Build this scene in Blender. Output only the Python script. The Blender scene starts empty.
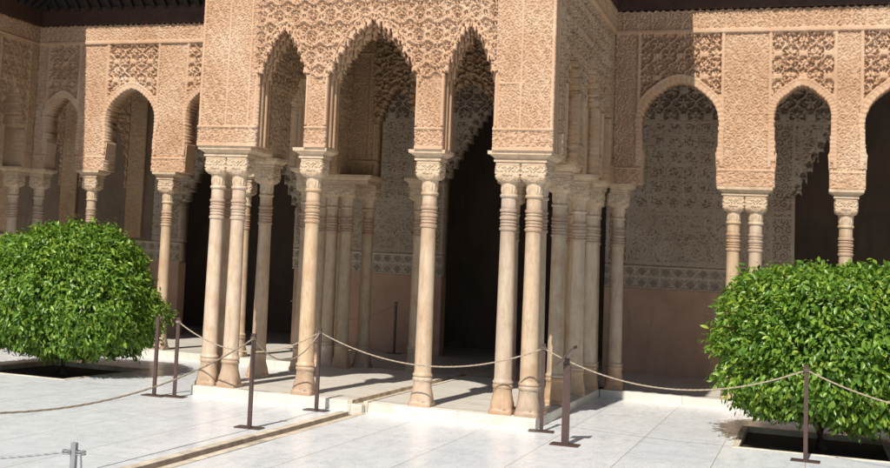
import bpy, math, random
import numpy as np
from mathutils import Vector, Matrix
random.seed(7); np.random.seed(7)
S=bpy.context.scene
COL=S.collection
F=-0.104          # court level; the pavilion and gallery floor is z = 0
G=4.337           # line of the gallery columns
GF=4.16           # front face of the gallery arcade
TH=0.36
BW=7.9            # back wall of the gallery

# ------------------------------------------------------------------ materials
def mat(name): 
    m=bpy.data.materials.new(name); m.use_nodes=True
    nt=m.node_tree; b=nt.nodes['Principled BSDF']; return m,nt,b
def N(nt,t,**k):
    n=nt.nodes.new(t)
    for a,v in k.items():
        if a in n.inputs: n.inputs[a].default_value=v
        else: setattr(n,a,v)
    return n
def L(nt,a,b): nt.links.new(a,b)
def coords(nt,scale=(1,1,1),kind='Object'):
    tc=N(nt,'ShaderNodeTexCoord'); mp=N(nt,'ShaderNodeMapping'); mp.inputs['Scale'].default_value=scale
    L(nt,tc.outputs[kind],mp.inputs['Vector']); return mp.outputs['Vector']
def ramp(nt,fac,stops):
    r=N(nt,'ShaderNodeValToRGB'); e=r.color_ramp.elements
    while len(e)<len(stops): e.new(.5)
    for i,(p,c) in enumerate(stops): e[i].position=p; e[i].color=(*c,1)
    L(nt,fac,r.inputs['Fac']); return r.outputs['Color']
def noise(nt,vec,scale,detail=4,rough=.55,dist=0):
    n=N(nt,'ShaderNodeTexNoise'); n.inputs['Scale'].default_value=scale; n.inputs['Detail'].default_value=detail
    n.inputs['Roughness'].default_value=rough; n.inputs['Distortion'].default_value=dist
    L(nt,vec,n.inputs['Vector']); return n.outputs['Fac']
def mix(nt,a,b,fac,mode='MIX'):
    m=N(nt,'ShaderNodeMix'); m.data_type='RGBA'; m.blend_type=mode
    for s,i in ((a,6),(b,7)):
        if hasattr(s,'links'): L(nt,s,m.inputs[i])
        else: m.inputs[i].default_value=(*s,1)
    if hasattr(fac,'links'): L(nt,fac,m.inputs[0])
    else: m.inputs[0].default_value=fac
    return m.outputs[2]
def bump(nt,b,h,strength=.5,dist=.01):
    n=N(nt,'ShaderNodeBump'); n.inputs['Strength'].default_value=strength; n.inputs['Distance'].default_value=dist
    L(nt,h,n.inputs['Height']); L(nt,n.outputs['Normal'],b.inputs['Normal'])

def stucco(name,c1,c2,c3,bs=.35,fine=70):
    m,nt,b=mat(name); v=coords(nt)
    big=noise(nt,v,1.3,5,.6,.4); sm=noise(nt,v,26,4,.7)
    col=ramp(nt,big,[(.32,c1),(.52,c2),(.72,c3)])
    col=mix(nt,col,(c1[0]*.62,c1[1]*.55,c1[2]*.5),ramp_fac(nt,sm,.56,.8,.45))
    streak=noise(nt,coords(nt,(9,9,.7)),1.6,4,.6)
    col=mix(nt,col,(c3[0]*1.1,c3[1]*1.16,c3[2]*1.2),ramp_fac(nt,streak,.55,.75,.4))
    L(nt,col,b.inputs['Base Color']); b.inputs['Roughness'].default_value=.9
    b.inputs['Specular IOR Level'].default_value=.2
    vo=N(nt,'ShaderNodeTexVoronoi'); vo.feature='SMOOTH_F1'; vo.inputs['Scale'].default_value=fine; L(nt,v,vo.inputs['Vector'])
    bump(nt,b,vo.outputs['Distance'],bs,.012)
    return m
def ramp_fac(nt,fac,a,b_,mx):
    r=N(nt,'ShaderNodeMapRange'); r.inputs['From Min'].default_value=a; r.inputs['From Max'].default_value=b_; r.inputs['To Max'].default_value=mx
    L(nt,fac,r.inputs['Value']); return r.outputs['Result']

M={}
def obj_shift(nt,vec):
    oi=N(nt,'ShaderNodeObjectInfo'); m=N(nt,'ShaderNodeVectorMath',operation='SCALE'); c=N(nt,'ShaderNodeCombineXYZ'); L(nt,oi.outputs['Random'],c.inputs[0]); L(nt,oi.outputs['Random'],c.inputs[1]); L(nt,c.outputs[0],m.inputs[0]); m.inputs['Scale'].default_value=37.
    a=N(nt,'ShaderNodeVectorMath',operation='ADD'); L(nt,vec,a.inputs[0]); L(nt,m.outputs[0],a.inputs[1]); return a.outputs[0]
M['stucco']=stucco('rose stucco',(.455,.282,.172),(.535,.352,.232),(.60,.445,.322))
M['stucco_pale']=stucco('pale stucco',(.60,.44,.32),(.65,.50,.37),(.68,.55,.43))
M['stucco_shaded']=stucco('shade toned stucco',(.40,.25,.145),(.465,.31,.19),(.53,.385,.255),.5,60)  # stucco copy for reveals, sides and interior, their shade put into the colour
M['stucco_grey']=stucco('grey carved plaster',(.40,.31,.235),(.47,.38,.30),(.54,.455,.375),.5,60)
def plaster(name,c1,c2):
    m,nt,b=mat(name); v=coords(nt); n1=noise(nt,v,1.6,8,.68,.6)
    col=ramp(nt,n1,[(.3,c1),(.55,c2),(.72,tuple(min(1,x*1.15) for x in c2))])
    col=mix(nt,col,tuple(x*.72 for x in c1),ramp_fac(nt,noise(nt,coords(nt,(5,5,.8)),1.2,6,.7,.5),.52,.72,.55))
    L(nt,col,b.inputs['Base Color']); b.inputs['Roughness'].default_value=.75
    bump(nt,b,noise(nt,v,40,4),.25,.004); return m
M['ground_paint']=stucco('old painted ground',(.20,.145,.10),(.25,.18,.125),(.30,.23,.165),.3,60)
M['plaster']=plaster('pink plaster dado',(.42,.25,.17),(.50,.32,.225))
M['shade_wall']=plaster('shade darkened plaster',(.14,.095,.062),(.20,.14,.095))  # brown plaster with the shade of the gallery's far left put into its colour
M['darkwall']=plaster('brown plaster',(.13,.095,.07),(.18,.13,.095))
def marble_column():
    m,nt,b=mat('column marble'); v=obj_shift(nt,coords(nt,(1,1,.22)))
    n1=noise(nt,v,22,8,.7,.5); n2=noise(nt,obj_shift(nt,coords(nt)),5,5,.6)
    col=ramp(nt,n1,[(.3,(.40,.285,.185)),(.48,(.52,.395,.275)),(.72,(.60,.49,.37))])
    col=mix(nt,col,(.40,.25,.155),ramp_fac(nt,n2,.46,.7,.6))
    # iron coloured weathering soaked up at the feet
    sx=N(nt,'ShaderNodeSeparateXYZ'); L(nt,coords(nt),sx.inputs[0])
    ad=N(nt,'ShaderNodeMath',operation='MULTIPLY_ADD'); L(nt,n2,ad.inputs[0]); ad.inputs[1].default_value=-.62; L(nt,sx.outputs['Z'],ad.inputs[2])
    f=N(nt,'ShaderNodeMapRange'); f.inputs['From Min'].default_value=.02; f.inputs['From Max'].default_value=-.26; f.inputs['To Max'].default_value=.62
    L(nt,ad.outputs[0],f.inputs['Value'])
    col=mix(nt,col,(.42,.27,.18),f.outputs['Result'])
    g1=N(nt,'ShaderNodeMapRange'); g1.inputs['From Min'].default_value=1.83; g1.inputs['From Max'].default_value=1.86; L(nt,sx.outputs['Z'],g1.inputs['Value'])
    g2=N(nt,'ShaderNodeMapRange'); g2.inputs['From Min'].default_value=2.115; g2.inputs['From Max'].default_value=2.085; L(nt,sx.outputs['Z'],g2.inputs['Value'])
    g3=N(nt,'ShaderNodeMath',operation='MULTIPLY'); L(nt,g1.outputs['Result'],g3.inputs[0]); L(nt,g2.outputs['Result'],g3.inputs[1])
    g4=N(nt,'ShaderNodeMath',operation='MULTIPLY'); L(nt,g3.outputs[0],g4.inputs[0]); L(nt,ramp_fac(nt,noise(nt,obj_shift(nt,coords(nt,(3,3,22))),2.2,5,.7),.3,.62,.75),g4.inputs[1])
    col=mix(nt,col,(.33,.215,.15),g4.outputs[0])
    oi=N(nt,'ShaderNodeObjectInfo')
    hs=N(nt,'ShaderNodeHueSaturation'); mr=N(nt,'ShaderNodeMapRange'); mr.inputs['To Min'].default_value=.86; mr.inputs['To Max'].default_value=1.08
    L(nt,oi.outputs['Random'],mr.inputs['Value']); L(nt,mr.outputs['Result'],hs.inputs['Value']); ms_=N(nt,'ShaderNodeMath',operation='FRACT'); mm=N(nt,'ShaderNodeMath',operation='MULTIPLY'); mm.inputs[1].default_value=7.3; L(nt,oi.outputs['Random'],mm.inputs[0]); L(nt,mm.outputs[0],ms_.inputs[0]); m3=N(nt,'ShaderNodeMapRange'); m3.inputs['To Min'].default_value=.88; m3.inputs['To Max'].default_value=1.2; L(nt,ms_.outputs[0],m3.inputs['Value']); L(nt,m3.outputs['Result'],hs.inputs['Saturation']); L(nt,col,hs.inputs['Color'])
    L(nt,hs.outputs['Color'],b.inputs['Base Color'])
    b.inputs['Roughness'].default_value=.5
    bump(nt,b,noise(nt,coords(nt),55,5,.7),.35,.006); return m
M['marble']=marble_column()
def marble_cap():
    m,nt,b=mat('carved marble'); v=coords(nt); n1=noise(nt,v,11,5,.65,.8)
    L(nt,ramp(nt,n1,[(.3,(.42,.29,.18)),(.55,(.55,.42,.29)),(.75,(.63,.52,.385))]),b.inputs['Base Color']); b.inputs['Roughness'].default_value=.6
    bump(nt,b,noise(nt,v,60,5,.7),.4,.006); return m
M['cap']=marble_cap()
def floor_mat(name,c0,c1,c2,bw,bh,rot=0,rough=.28,mortar=(.40,.36,.31)):
    m,nt,b=mat(name); tc=N(nt,'ShaderNodeTexCoord'); mp=N(nt,'ShaderNodeMapping'); mp.inputs['Rotation'].default_value=(0,0,rot)
    L(nt,tc.outputs['Object'],mp.inputs['Vector']); v=mp.outputs['Vector']
    br=N(nt,'ShaderNodeTexBrick'); br.inputs['Scale'].default_value=1; br.inputs['Brick Width'].default_value=bw; br.inputs['Row Height'].default_value=bh
    br.inputs['Mortar Size'].default_value=.0045; br.inputs['Mortar Smooth'].default_value=.3
    br.inputs['Color1'].default_value=(0,0,0,1); br.inputs['Color2'].default_value=(1,1,1,1); br.inputs['Mortar'].default_value=(.5,.5,.5,1)
    br.offset=.37; br.squash=1; L(nt,v,br.inputs['Vector'])
    # per slab shift of the veining
    mp2=N(nt,'ShaderNodeVectorMath',operation='MULTIPLY_ADD'); L(nt,br.outputs['Color'],mp2.inputs[0]); mp2.inputs[1].default_value=(3.1,7.7,2.3); L(nt,v,mp2.inputs[2])
    st=N(nt,'ShaderNodeMapping'); st.inputs['Scale'].default_value=(.9,3.6,1); st.inputs['Rotation'].default_value=(0,0,.35); L(nt,mp2.outputs[0],st.inputs['Vector'])
    n1=noise(nt,st.outputs['Vector'],1.7,8,.62,1.6)
    col=ramp(nt,n1,[(.3,c0),(.47,c1),(.7,c2)])
    vein=noise(nt,st.outputs['Vector'],3.3,6,.6,2.2)
    rr=N(nt,'ShaderNodeValToRGB'); e=rr.color_ramp.elements; e[0].position=.47;e[0].color=(0,0,0,1);e[1].position=.5;e[1].color=(1,1,1,1); x=e.new(.53); x.color=(0,0,0,1); L(nt,vein,rr.inputs['Fac'])
    mu=N(nt,'ShaderNodeMath',operation='MULTIPLY'); L(nt,rr.outputs['Color'],mu.inputs[0]); mu.inputs[1].default_value=.35
    col=mix(nt,col,(c0[0]*.6,c0[1]*.62,c0[2]*.66),mu.outputs[0])
    tint=N(nt,'ShaderNodeMapRange'); tint.inputs['To Max'].default_value=.3; L(nt,br.outputs['Color'],tint.inputs['Value'])
    col=mix(nt,col,(c0[0]*.85,c0[1]*.9,c0[2]*.97),tint.outputs['Result'])
    dirt=noise(nt,v,1.1,7,.7,.3)
    col=mix(nt,col,(.42,.37,.30),ramp_fac(nt,dirt,.58,.85,.22))
    col=mix(nt,col,mortar,br.outputs['Fac'])
    L(nt,col,b.inputs['Base Color'])
    rg=noise(nt,v,5,5,.6); r2=N(nt,'ShaderNodeMapRange'); r2.inputs['To Min'].default_value=rough-.1; r2.inputs['To Max'].default_value=rough+.2; L(nt,rg,r2.inputs['Value']); L(nt,r2.outputs['Result'],b.inputs['Roughness'])
    iv=N(nt,'ShaderNodeMath',operation='SUBTRACT'); iv.inputs[0].default_value=1; L(nt,br.outputs['Fac'],iv.inputs[1])
    bump(nt,b,iv.outputs[0],.3,.003)
    return m
M['court']=floor_mat('court marble',(.64,.665,.69),(.775,.785,.79),(.82,.825,.825),2.35,.72,math.radians(90),.24)
M['pfloor']=floor_mat('pavilion marble',(.68,.62,.53),(.76,.71,.62),(.80,.77,.70),1.25,.62,0,.3)
M['riser']=floor_mat('kerb marble',(.55,.50,.42),(.64,.60,.52),(.70,.67,.6),1.1,.5,0,.45)
def simple(name,c,r=.6,metal=0,var=.25,ns=12,bs=.2):
    m,nt,b=mat(name); v=coords(nt); n1=noise(nt,v,ns,5,.6)
    L(nt,ramp(nt,n1,[(.25,tuple(x*(1-var) for x in c)),(.75,tuple(min(1,x*(1+var)) for x in c))]),b.inputs['Base Color'])
    b.inputs['Roughness'].default_value=r; b.inputs['Metallic'].default_value=metal
    bump(nt,b,noise(nt,v,ns*5,4),bs,.004); return m
M['wood']=simple('dark cedar',(.010,.006,.004),.8,0,.4,9)
M['tile_pale']=simple('pale glazed tile',(.50,.40,.29),.4,0,.15,9,.2)
M['tile_dark']=simple('dark glazed tile',(.24,.19,.14),.4,0,.35,11,.2)
M['woodred']=simple('red brown cedar',(.045,.018,.009),.7,0,.45,8)
M['tile']=simple('clay roof tile',(.36,.21,.13),.85,0,.3,6)
M['post']=simple('brown painted steel',(.085,.05,.042),.45,.2,.2,20,.1)
M['steel']=simple('grey steel',(.30,.30,.31),.55,.35,.15,20,.1)
M['rope']=simple('beige rope',(.36,.29,.21),.9,0,.3,60,.6)
M['soil']=simple('dark soil',(.035,.026,.02),.95,0,.4,14,.8)
M['curb']=simple('worn yellow stone',(.58,.50,.39),.75,0,.42,5,.6)
M['groove']=simple('dry channel stone',(.38,.29,.20),.85,0,.3,9,.5)
M['bark']=simple('grey brown bark',(.10,.07,.05),.9,0,.35,22,.8)
M['panel']=simple('dark grey board',(.10,.08,.07),.5,0,.2,20,.1)
M['red_hang']=simple('dark red timber door',(.10,.022,.012),.6,0,.3,9,.3)
def leafmat(name,ca,cb,cc):
    m,nt,b=mat(name)
    ge=N(nt,'ShaderNodeNewGeometry')
    col=ramp(nt,ge.outputs['Random Per Island'],[(.0,ca),(.45,cb),(.8,cc),(1.,(cc[0]*1.5,cc[1]*1.15,cc[2]*.9))])
    big=noise(nt,coords(nt),3,3,.6)
    col=mix(nt,col,ca,ramp_fac(nt,big,.5,.75,.5))
    L(nt,col,b.inputs['Base Color']); b.inputs['Roughness'].default_value=.36
    b.inputs['Specular IOR Level'].default_value=.5
    tr=N(nt,'ShaderNodeBsdfTranslucent'); L(nt,mix(nt,col,(.20,.38,.03),.5),tr.inputs['Color'])
    ms=N(nt,'ShaderNodeMixShader'); ms.inputs[0].default_value=.28
    L(nt,b.outputs[0],ms.inputs[1]); L(nt,tr.outputs[0],ms.inputs[2]); L(nt,ms.outputs[0],nt.nodes['Material Output'].inputs['Surface'])
    return m
M['leaf']=leafmat('orange tree leaf',(.06,.14,.014),(.125,.24,.022),(.21,.35,.04))

# ------------------------------------------------------------------ object helpers
def link(name,me,m=None,parent=None):
    o=bpy.data.objects.new(name,me); COL.objects.link(o)
    if m is not None: me.materials.append(m)
    if parent is not None: o.parent=parent
    return o
def empty(name,loc=(0,0,0)):
    o=bpy.data.objects.new(name,None); COL.objects.link(o); o.location=loc; o.empty_display_size=.1; return o
def tag(o,label=None,cat=None,group=None,kind=None):
    if label: o['label']=label
    if cat: o['category']=cat
    if group: o['group']=group
    if kind: o['kind']=kind
    return o
def mesh_np(name,V,Q,smooth=False):
    V=np.asarray(V,dtype=np.float32); Q=np.asarray(Q,dtype=np.int32)
    me=bpy.data.meshes.new(name); k=Q.shape[1]
    me.vertices.add(len(V)); me.vertices.foreach_set('co',V.ravel())
    me.loops.add(Q.size); me.loops.foreach_set('vertex_index',Q.ravel())
    me.polygons.add(len(Q)); me.polygons.foreach_set('loop_start',np.arange(0,Q.size,k,dtype=np.int32)); me.polygons.foreach_set('loop_total',np.full(len(Q),k,dtype=np.int32))
    if smooth: me.polygons.foreach_set('use_smooth',np.ones(len(Q),dtype=bool))
    me.update(calc_edges=True); me.validate(); return me
class MB:
    def __init__(s): s.v=[]; s.f=[]
    def add(s,vs,fs):
        o=len(s.v); s.v+= [tuple(x) for x in vs]; s.f+=[tuple(i+o for i in f) for f in fs]
    def box(s,x0,x1,y0,y1,z0,z1):
        s.add([(x0,y0,z0),(x1,y0,z0),(x1,y1,z0),(x0,y1,z0),(x0,y0,z1),(x1,y0,z1),(x1,y1,z1),(x0,y1,z1)],
              [(0,3,2,1),(4,5,6,7),(0,1,5,4),(1,2,6,5),(2,3,7,6),(3,0,4,7)])
    def rings(s,rs,cap=True,closed=False):
        n=len(rs[0]); o=len(s.v)
        for r in rs: s.v+=[tuple(p) for p in r]
        for i in range(len(rs)-1):
            for j in range(n):
                a=o+i*n+j;b=o+i*n+(j+1)%n; s.f.append((a,b,b+n,a+n))
        if cap: s.f.append(tuple(o+j for j in reversed(range(n)))); s.f.append(tuple(o+(len(rs)-1)*n+j for j in range(n)))
    def tube(s,pts,r,n=8):
        pts=[Vector(p) for p in pts]; rs=[]
        for i,p in enumerate(pts):
            t=(pts[min(i+1,len(pts)-1)]-pts[max(i-1,0)]).normalized()
            a=t.cross(Vector((0,0,1)))
            if a.length<1e-3: a=Vector((1,0,0))
            a.normalize(); b=t.cross(a)
            rr=r[i] if isinstance(r,(list,tuple)) else r
            rs.append([p+(a*math.cos(2*math.pi*k/n)+b*math.sin(2*math.pi*k/n))*rr for k in range(n)])
        s.rings(rs)
    def build(s,name,m,parent=None,smooth=False,bevel=0):
        me=bpy.data.meshes.new(name); me.from_pydata(s.v,[],s.f); me.update()
        if smooth:
            me.polygons.foreach_set('use_smooth',[True]*len(me.polygons))
        o=link(name,me,m,parent)
        if bevel:
            b=o.modifiers.new('bevel','BEVEL'); b.width=bevel; b.segments=2; b.limit_method='ANGLE'
        return o

# ------------------------------------------------------------------ relief functions (u across, v = height)
_T=np.random.rand(256,256)
TP=2*np.pi
AEXP=1.85   # fullness of the lambrequin arches
def vn(u,v):
    u=np.asarray(u);v=np.asarray(v); iu=np.floor(u).astype(int); iv=np.floor(v).astype(int); fu=u-iu; fv=v-iv
    fu=fu*fu*(3-2*fu); fv=fv*fv*(3-2*fv); a=_T[iu%256,iv%256];b=_T[(iu+1)%256,iv%256];c=_T[iu%256,(iv+1)%256];d=_T[(iu+1)%256,(iv+1)%256]
    return (a*(1-fu)+b*fu)*(1-fv)+(c*(1-fu)+d*fu)*fv
def sst(x,a,b):
    t=np.clip((x-a)/(b-a),0,1); return t*t*(3-2*t)
def arab(u,v,p=.062,k=.12):
    """curling leaf carving: 0 (cut away) .. 1 (proud)"""
    wu=u+.022*(vn(u*15,v*15)-.5)*2; wv=v+.022*(vn(u*15+50,v*15+9)-.5)*2
    a=np.sin(TP*wu/p+1.7*np.sin(TP*wv/(p*1.7)))*np.sin(TP*wv/p+1.7*np.sin(TP*wu/(p*1.9)))
    b=np.sin(TP*(wu+wv)/(p*.74))*np.sin(TP*(wu-wv)/(p*.74))
    return sst(.65*a+.45*b+.12,-k,k)*(.7+.3*vn(u*34,v*34))
def scroll(u,v,P=.105,per=.0215):
    """crisp leafy spirals in staggered cells: 0 or 1, edges one grid cell wide"""
    best=None
    row=np.floor(v/(P*.87)); uu=u+np.where(np.mod(row,2)>.5,P/2,0)
    i=np.floor(uu/P); x=uu-(i+.5)*P; y=v-(row+.5)*P*.87
    hsh=_T[(i.astype(int)*7+3)%256,(row.astype(int)*13+5)%256]
    sg=np.where(hsh>.5,1.,-1.); r=np.hypot(x,y); th=np.arctan2(y,x)
    w=np.mod(r/per-sg*th/TP+hsh*3,1.)
    st=(w<.52)*1.0
    lob=np.cos(5*th+hsh*6)*.006+P*.43
    st=np.where(r<lob,st,0); st=np.where((r>=lob)&(r<lob+.008),.9,st)
    st=np.where(r<.008,1,st)
    st=np.where((r>lob+.008)&(arab(u,v,.036,.05)>.3),.8,st)
    return st*(.8+.2*vn(u*30,v*30))
def script(u,v,p=.05):
    """band of flowing writing-like strokes"""
    a=np.sin(TP*u/p+2.2*np.sin(TP*u/.19)+1.5*np.sin(TP*v/.09))
    b=np.sin(TP*v/.075+1.3*np.sin(TP*u/.11))
    return sst(.7*a+.6*b,-.2,.2)
def sebka(u,v,P=.25,Q=.34,deep=1.):
    """interlaced lozenge lattice with palmettes and pierced ground, 0 (deep) .. 1 (proud)"""
    a=TP*u/P; b=TP*v/Q
    s=np.cos(a)+np.cos(b)+.30*np.cos(3*a)*np.cos(b)+.25*np.cos(2*b)+.12*np.cos(2*a)
    r1=1-sst(np.abs(s),.14,.30)
    r1=np.where(np.abs(s)<.05,.8,r1)
    s2=np.cos(a)-np.cos(b)+.35*np.cos(2*a)
    r2=(1-sst(np.abs(s2-.05),.06,.16))*.75
    def cell(a,b):   # palmette centred on a lattice cell
        x=np.mod(a+np.pi,TP)-np.pi; y=np.mod(b+np.pi,TP)-np.pi; rr=np.hypot(x,y*1.05); th=np.arctan2(y,x)
        p=.95+.42*np.cos(5*(th-np.pi/2)); m=(rr<p)*(.95-.35*sst(np.abs(np.sin(2.5*(th-np.pi/2))),.75,1.)*(rr>.25))
        eye=np.hypot(x,y)<.22
        return np.where(eye,.25,m)
    lf=scroll(u,v,.10,.026)*.58
    return np.maximum.reduce([r1,r2,cell(a,b),cell(a+np.pi,b+np.pi),lf])
def lace(u,v,P=.20,Q=.235):
    """looped carving with pierced holes, metres of relief"""
    wu=u+.008*(vn(u*13,v*13)-.5); wv=v+.008*(vn(u*13+7,v*13)-.5)
    a=TP*wu/P; b=TP*wv/Q
    h=-.018+.024*scroll(u,v,.09,.021)
    s=np.cos(a)+np.cos(b)+.35*np.cos(2*b)+.2*np.cos(3*a)*np.cos(b)
    h=np.where(np.abs(s)<.40,.024,h)
    h=np.where(np.abs(s)<.09,.006,h)
    for da,db in ((0,0),(np.pi,np.pi)):
        x=np.mod(a+np.pi+da,TP)-np.pi; y=np.mod(b+np.pi+db,TP)-np.pi; rr=np.hypot(x,y*1.05); th=np.arctan2(y,x)
        h=np.where(rr<1.22,-.026,h)
        p=.66+.38*np.cos(5*(th-np.pi/2)); h=np.where(rr<p,.016,h); h=np.where(rr<.22,-.03,h)
    for da,db in ((np.pi,0),(0,np.pi)):
        x=np.mod(a+np.pi+da,TP)-np.pi; y=np.mod(b+np.pi+db,TP)-np.pi
        h=np.where((np.hypot(x,y*.8)<.66)&(np.abs(x)>.18),-.045,h)
    return h
def geo(u,v,P=.16):
    a=TP*u/P; b=TP*v/P
    s=np.cos(a)+np.cos(b); d=np.cos((a+b)/1.)*.5+np.cos((a-b))*.5
    r=np.maximum(1-sst(np.abs(s-.35),.1,.25),1-sst(np.abs(d),.12,.3))
    return r
def girih(u,v,P=.16,w=.13):
    r=np.zeros_like(u)
    for a in (0,45,90,135):
        c,s_=math.cos(math.radians(a)),math.sin(math.radians(a)); Pp=P if a%90==0 else P*math.sqrt(.5)*1.0
        d=np.abs(np.mod((u*c+v*s_)/Pp,1)-.5); r=np.maximum(r,(d<w)*(.8+.2*(d<w*.4)*0+.0*a))
        r=np.where((d<w*.25),r-.35,r)
    k=np.hypot(np.mod(u,P)-P/2,np.mod(v,P)-P/2); return np.where(k<P*.16,.9,r)
def tri(u,v,P=.5,Q=.62):
    """rows of big medallions"""
    a=np.mod(u,P)/P-.5; row=np.floor(v/Q); b=np.mod(v,Q)/Q-.5
    rr=np.sqrt((a*1.05)**2+(b*1.15)**2); m=1-sst(np.abs(rr-.36),.03,.06); m2=1-sst(np.abs(rr-.2-.03*np.cos(6*np.arctan2(b,a))),.02,.05)
    return np.maximum.reduce([m,m2,.6*arab(u,v,.05)])
def band(x,c,w,soft=.006):  # raised fillet
    return 1-sst(np.abs(x-c),w/2-soft/2,w/2+soft/2)

# arch openings -------------------------------------------------
def muq_top(t,zs,zc,n,hw,ph=0.,fing=.05):
    t=np.clip(t,0,1); q=t*n+ph; k=np.floor(q); l=q-k
    tm=np.clip((k+.5-ph)/n,0,1)
    lobe=np.sqrt(np.clip(1-(2*l-1)**2,0,1))
    top=zs+(zc-zs)*(1-tm**AEXP)+lobe*.036-.024
    apex=np.where(t<.55/n,fing,0)
    fg=np.where((np.abs(l-.5)<.24)&(k%2==1),fing*.8,0)
    return top+apex+fg
def muq_open(c,hw,zs,zc,n=5,ph=0.,fing=.05,z0=-9):
    def f(u,v):
        t=np.abs(u-c)/hw; return (t<1)&(v<muq_top(t,zs,zc,n,hw,ph,fing))&(v>z0)
    return f
def round_open(c,hw,zc,point=.05,bump_=.005,zsq=3.0,neck=.012,shrink=0.):
    """stilted horseshoe arch with a beaded edge"""
    R=hw; cz=zc-R-point
    def f(u,v):
        w=hw-shrink
        du=np.abs(u-c); ang=np.arctan2(v-cz,du+1e-9)
        rr=np.sqrt(du**2+(v-cz)**2); lim=w+point*sst(ang,.9,1.57)+bump_*np.sin(ang*46)
        circ=(rr<lim)&(v>=cz-.28)
        jam=(v<cz)&(du<w-neck*sst(cz-v,.1,.35)+bump_*.35*np.sin(v*70)*(v>cz-.5))
        return circ|(jam)
    return f

def relief_wall(name,O,U,Nn,u0,u1,v0,v1,res,solid,h,thick,m,parent=None,hb=None,m2=None,pf=None):
    """solid wall: carved front and (flat or carved) back, cut out by solid(u,v)"""
    nu=max(2,int(round((u1-u0)/res))); nv=max(2,int(round((v1-v0)/res)))
    us=np.linspace(u0,u1,nu+1); vs=np.linspace(v0,v1,nv+1)
    uu,vv=np.meshgrid(us,vs,indexing='ij')
    cu=(uu[:-1,:-1]+uu[1:,1:])/2; cv=(vv[:-1,:-1]+vv[1:,1:])/2
    mk=solid(cu,cv) if solid is not None else np.ones_like(cu,bool)
    hf=h(uu,vv); O=np.array(O,float);U=np.array(U,float);Nn=np.array(Nn,float);Z=np.array([0,0,1.])
    base=O+uu[...,None]*U+vv[...,None]*Z
    fr=base+hf[...,None]*Nn
    hbk=hb(uu,vv) if hb is not None else np.zeros_like(uu)
    bk=base-(thick+hbk)[...,None]*Nn
    V=np.concatenate([fr.reshape(-1,3),bk.reshape(-1,3)]); off=uu.size
    idx=np.arange(uu.size).reshape(uu.shape)
    a=idx[:-1,:-1];b=idx[1:,:-1];c=idx[1:,1:];d=idx[:-1,1:]
    flip=np.dot(np.cross(U,Z),Nn)<0
    qs=[np.stack([x[mk] for x in (a,b,c,d)],1), np.stack([x[mk]+off for x in (d,c,b,a)],1)]
    P=np.pad(mk,1)
    C=P[1:-1,1:-1]
    for (nb,e0,e1) in ((P[:-2,1:-1],a,d),(P[2:,1:-1],c,b),(P[1:-1,:-2],b,a),(P[1:-1,2:],d,c)):
        s=C&~nb
        qs.append(np.stack([e0[s],e1[s],e1[s]+off,e0[s]+off],1))
    Q=np.concatenate(qs)
    if flip: Q=Q[:,::-1]
    used=np.unique(Q); rem=-np.ones(len(V),int); rem[used]=np.arange(len(used))
    me=mesh_np(name,V[used],rem[Q])
    o=link(name,me,m,parent)
    if m2 is not None:
        me.materials.append(m2); mi=np.zeros(len(Q),np.int32); mi[:int(mk.sum())]=(~pf(cu,cv))[mk].astype(np.int32)
        me.polygons.foreach_set('material_index',mi)
    return o

# ------------------------------------------------------------------ column kit (origin on the floor)
def ringr(r,z,n=32): return [(r*math.cos(TP*k/n),r*math.sin(TP*k/n),z) for k in range(n)]
def sq(h,z,n=32,p=10,amp=0,ph=0):
    out=[]
    for k in range(n):
        a=TP*(k+.5)/n; c,s=math.cos(a),math.sin(a)
        rr=h/((abs(c)**p+abs(s)**p)**(1/p)); out.append((rr*c,rr*s,z))
    return out
def shaft_mesh():
    b=MB(); prof=[(.300,.094),(.306,.101),(.318,.104),(.330,.101),(.336,.092),(.36,.0885),(1.0,.084),(1.6,.0785),(1.845,.077)]
    z=1.85
    for k in range(6):   # collar rings
        hgt=.033 if k in (0,3,5) else .021; rr=.091 if k in (0,3,5) else .086
        prof+=[(z,.078),(z+.003,rr-.004),(z+hgt*.5,rr),(z+hgt-.003,rr-.004),(z+hgt,.078)]; z+=hgt+.012
    prof+=[(2.10,.0775),(2.185,.077),(2.19,.088),(2.205,.0945),(2.22,.088),(2.225,.078)]
    b.rings([ringr(r,z) for z,r in prof]); return b
def base_mesh(seed=3):
    b=MB(); rnd=random.Random(seed)
    prof=[(0.0,.118,12),(.03,.119,12),(.045,.116,9),(.05,.112,6),(.075,.113,4),(.11,.112,3),(.15,.104,2.4),(.2,.097,2),(.255,.093,2),(.262,.101,2),(.28,.104,2),(.295,.099,2),(.302,.09,2)]
    rs=[]
    for z,h,p in prof:
        r=sq(h,z,40,p); r=[(x*(1+rnd.uniform(-.02,.016)),y*(1+rnd.uniform(-.02,.016)),zz) for x,y,zz in r]
        if z<.06:
            for q in range(5):
                k=rnd.randrange(40); r[k]=(r[k][0]*.93,r[k][1]*.93,r[k][2])
        rs.append(r)
    b.rings(rs); return b
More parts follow.
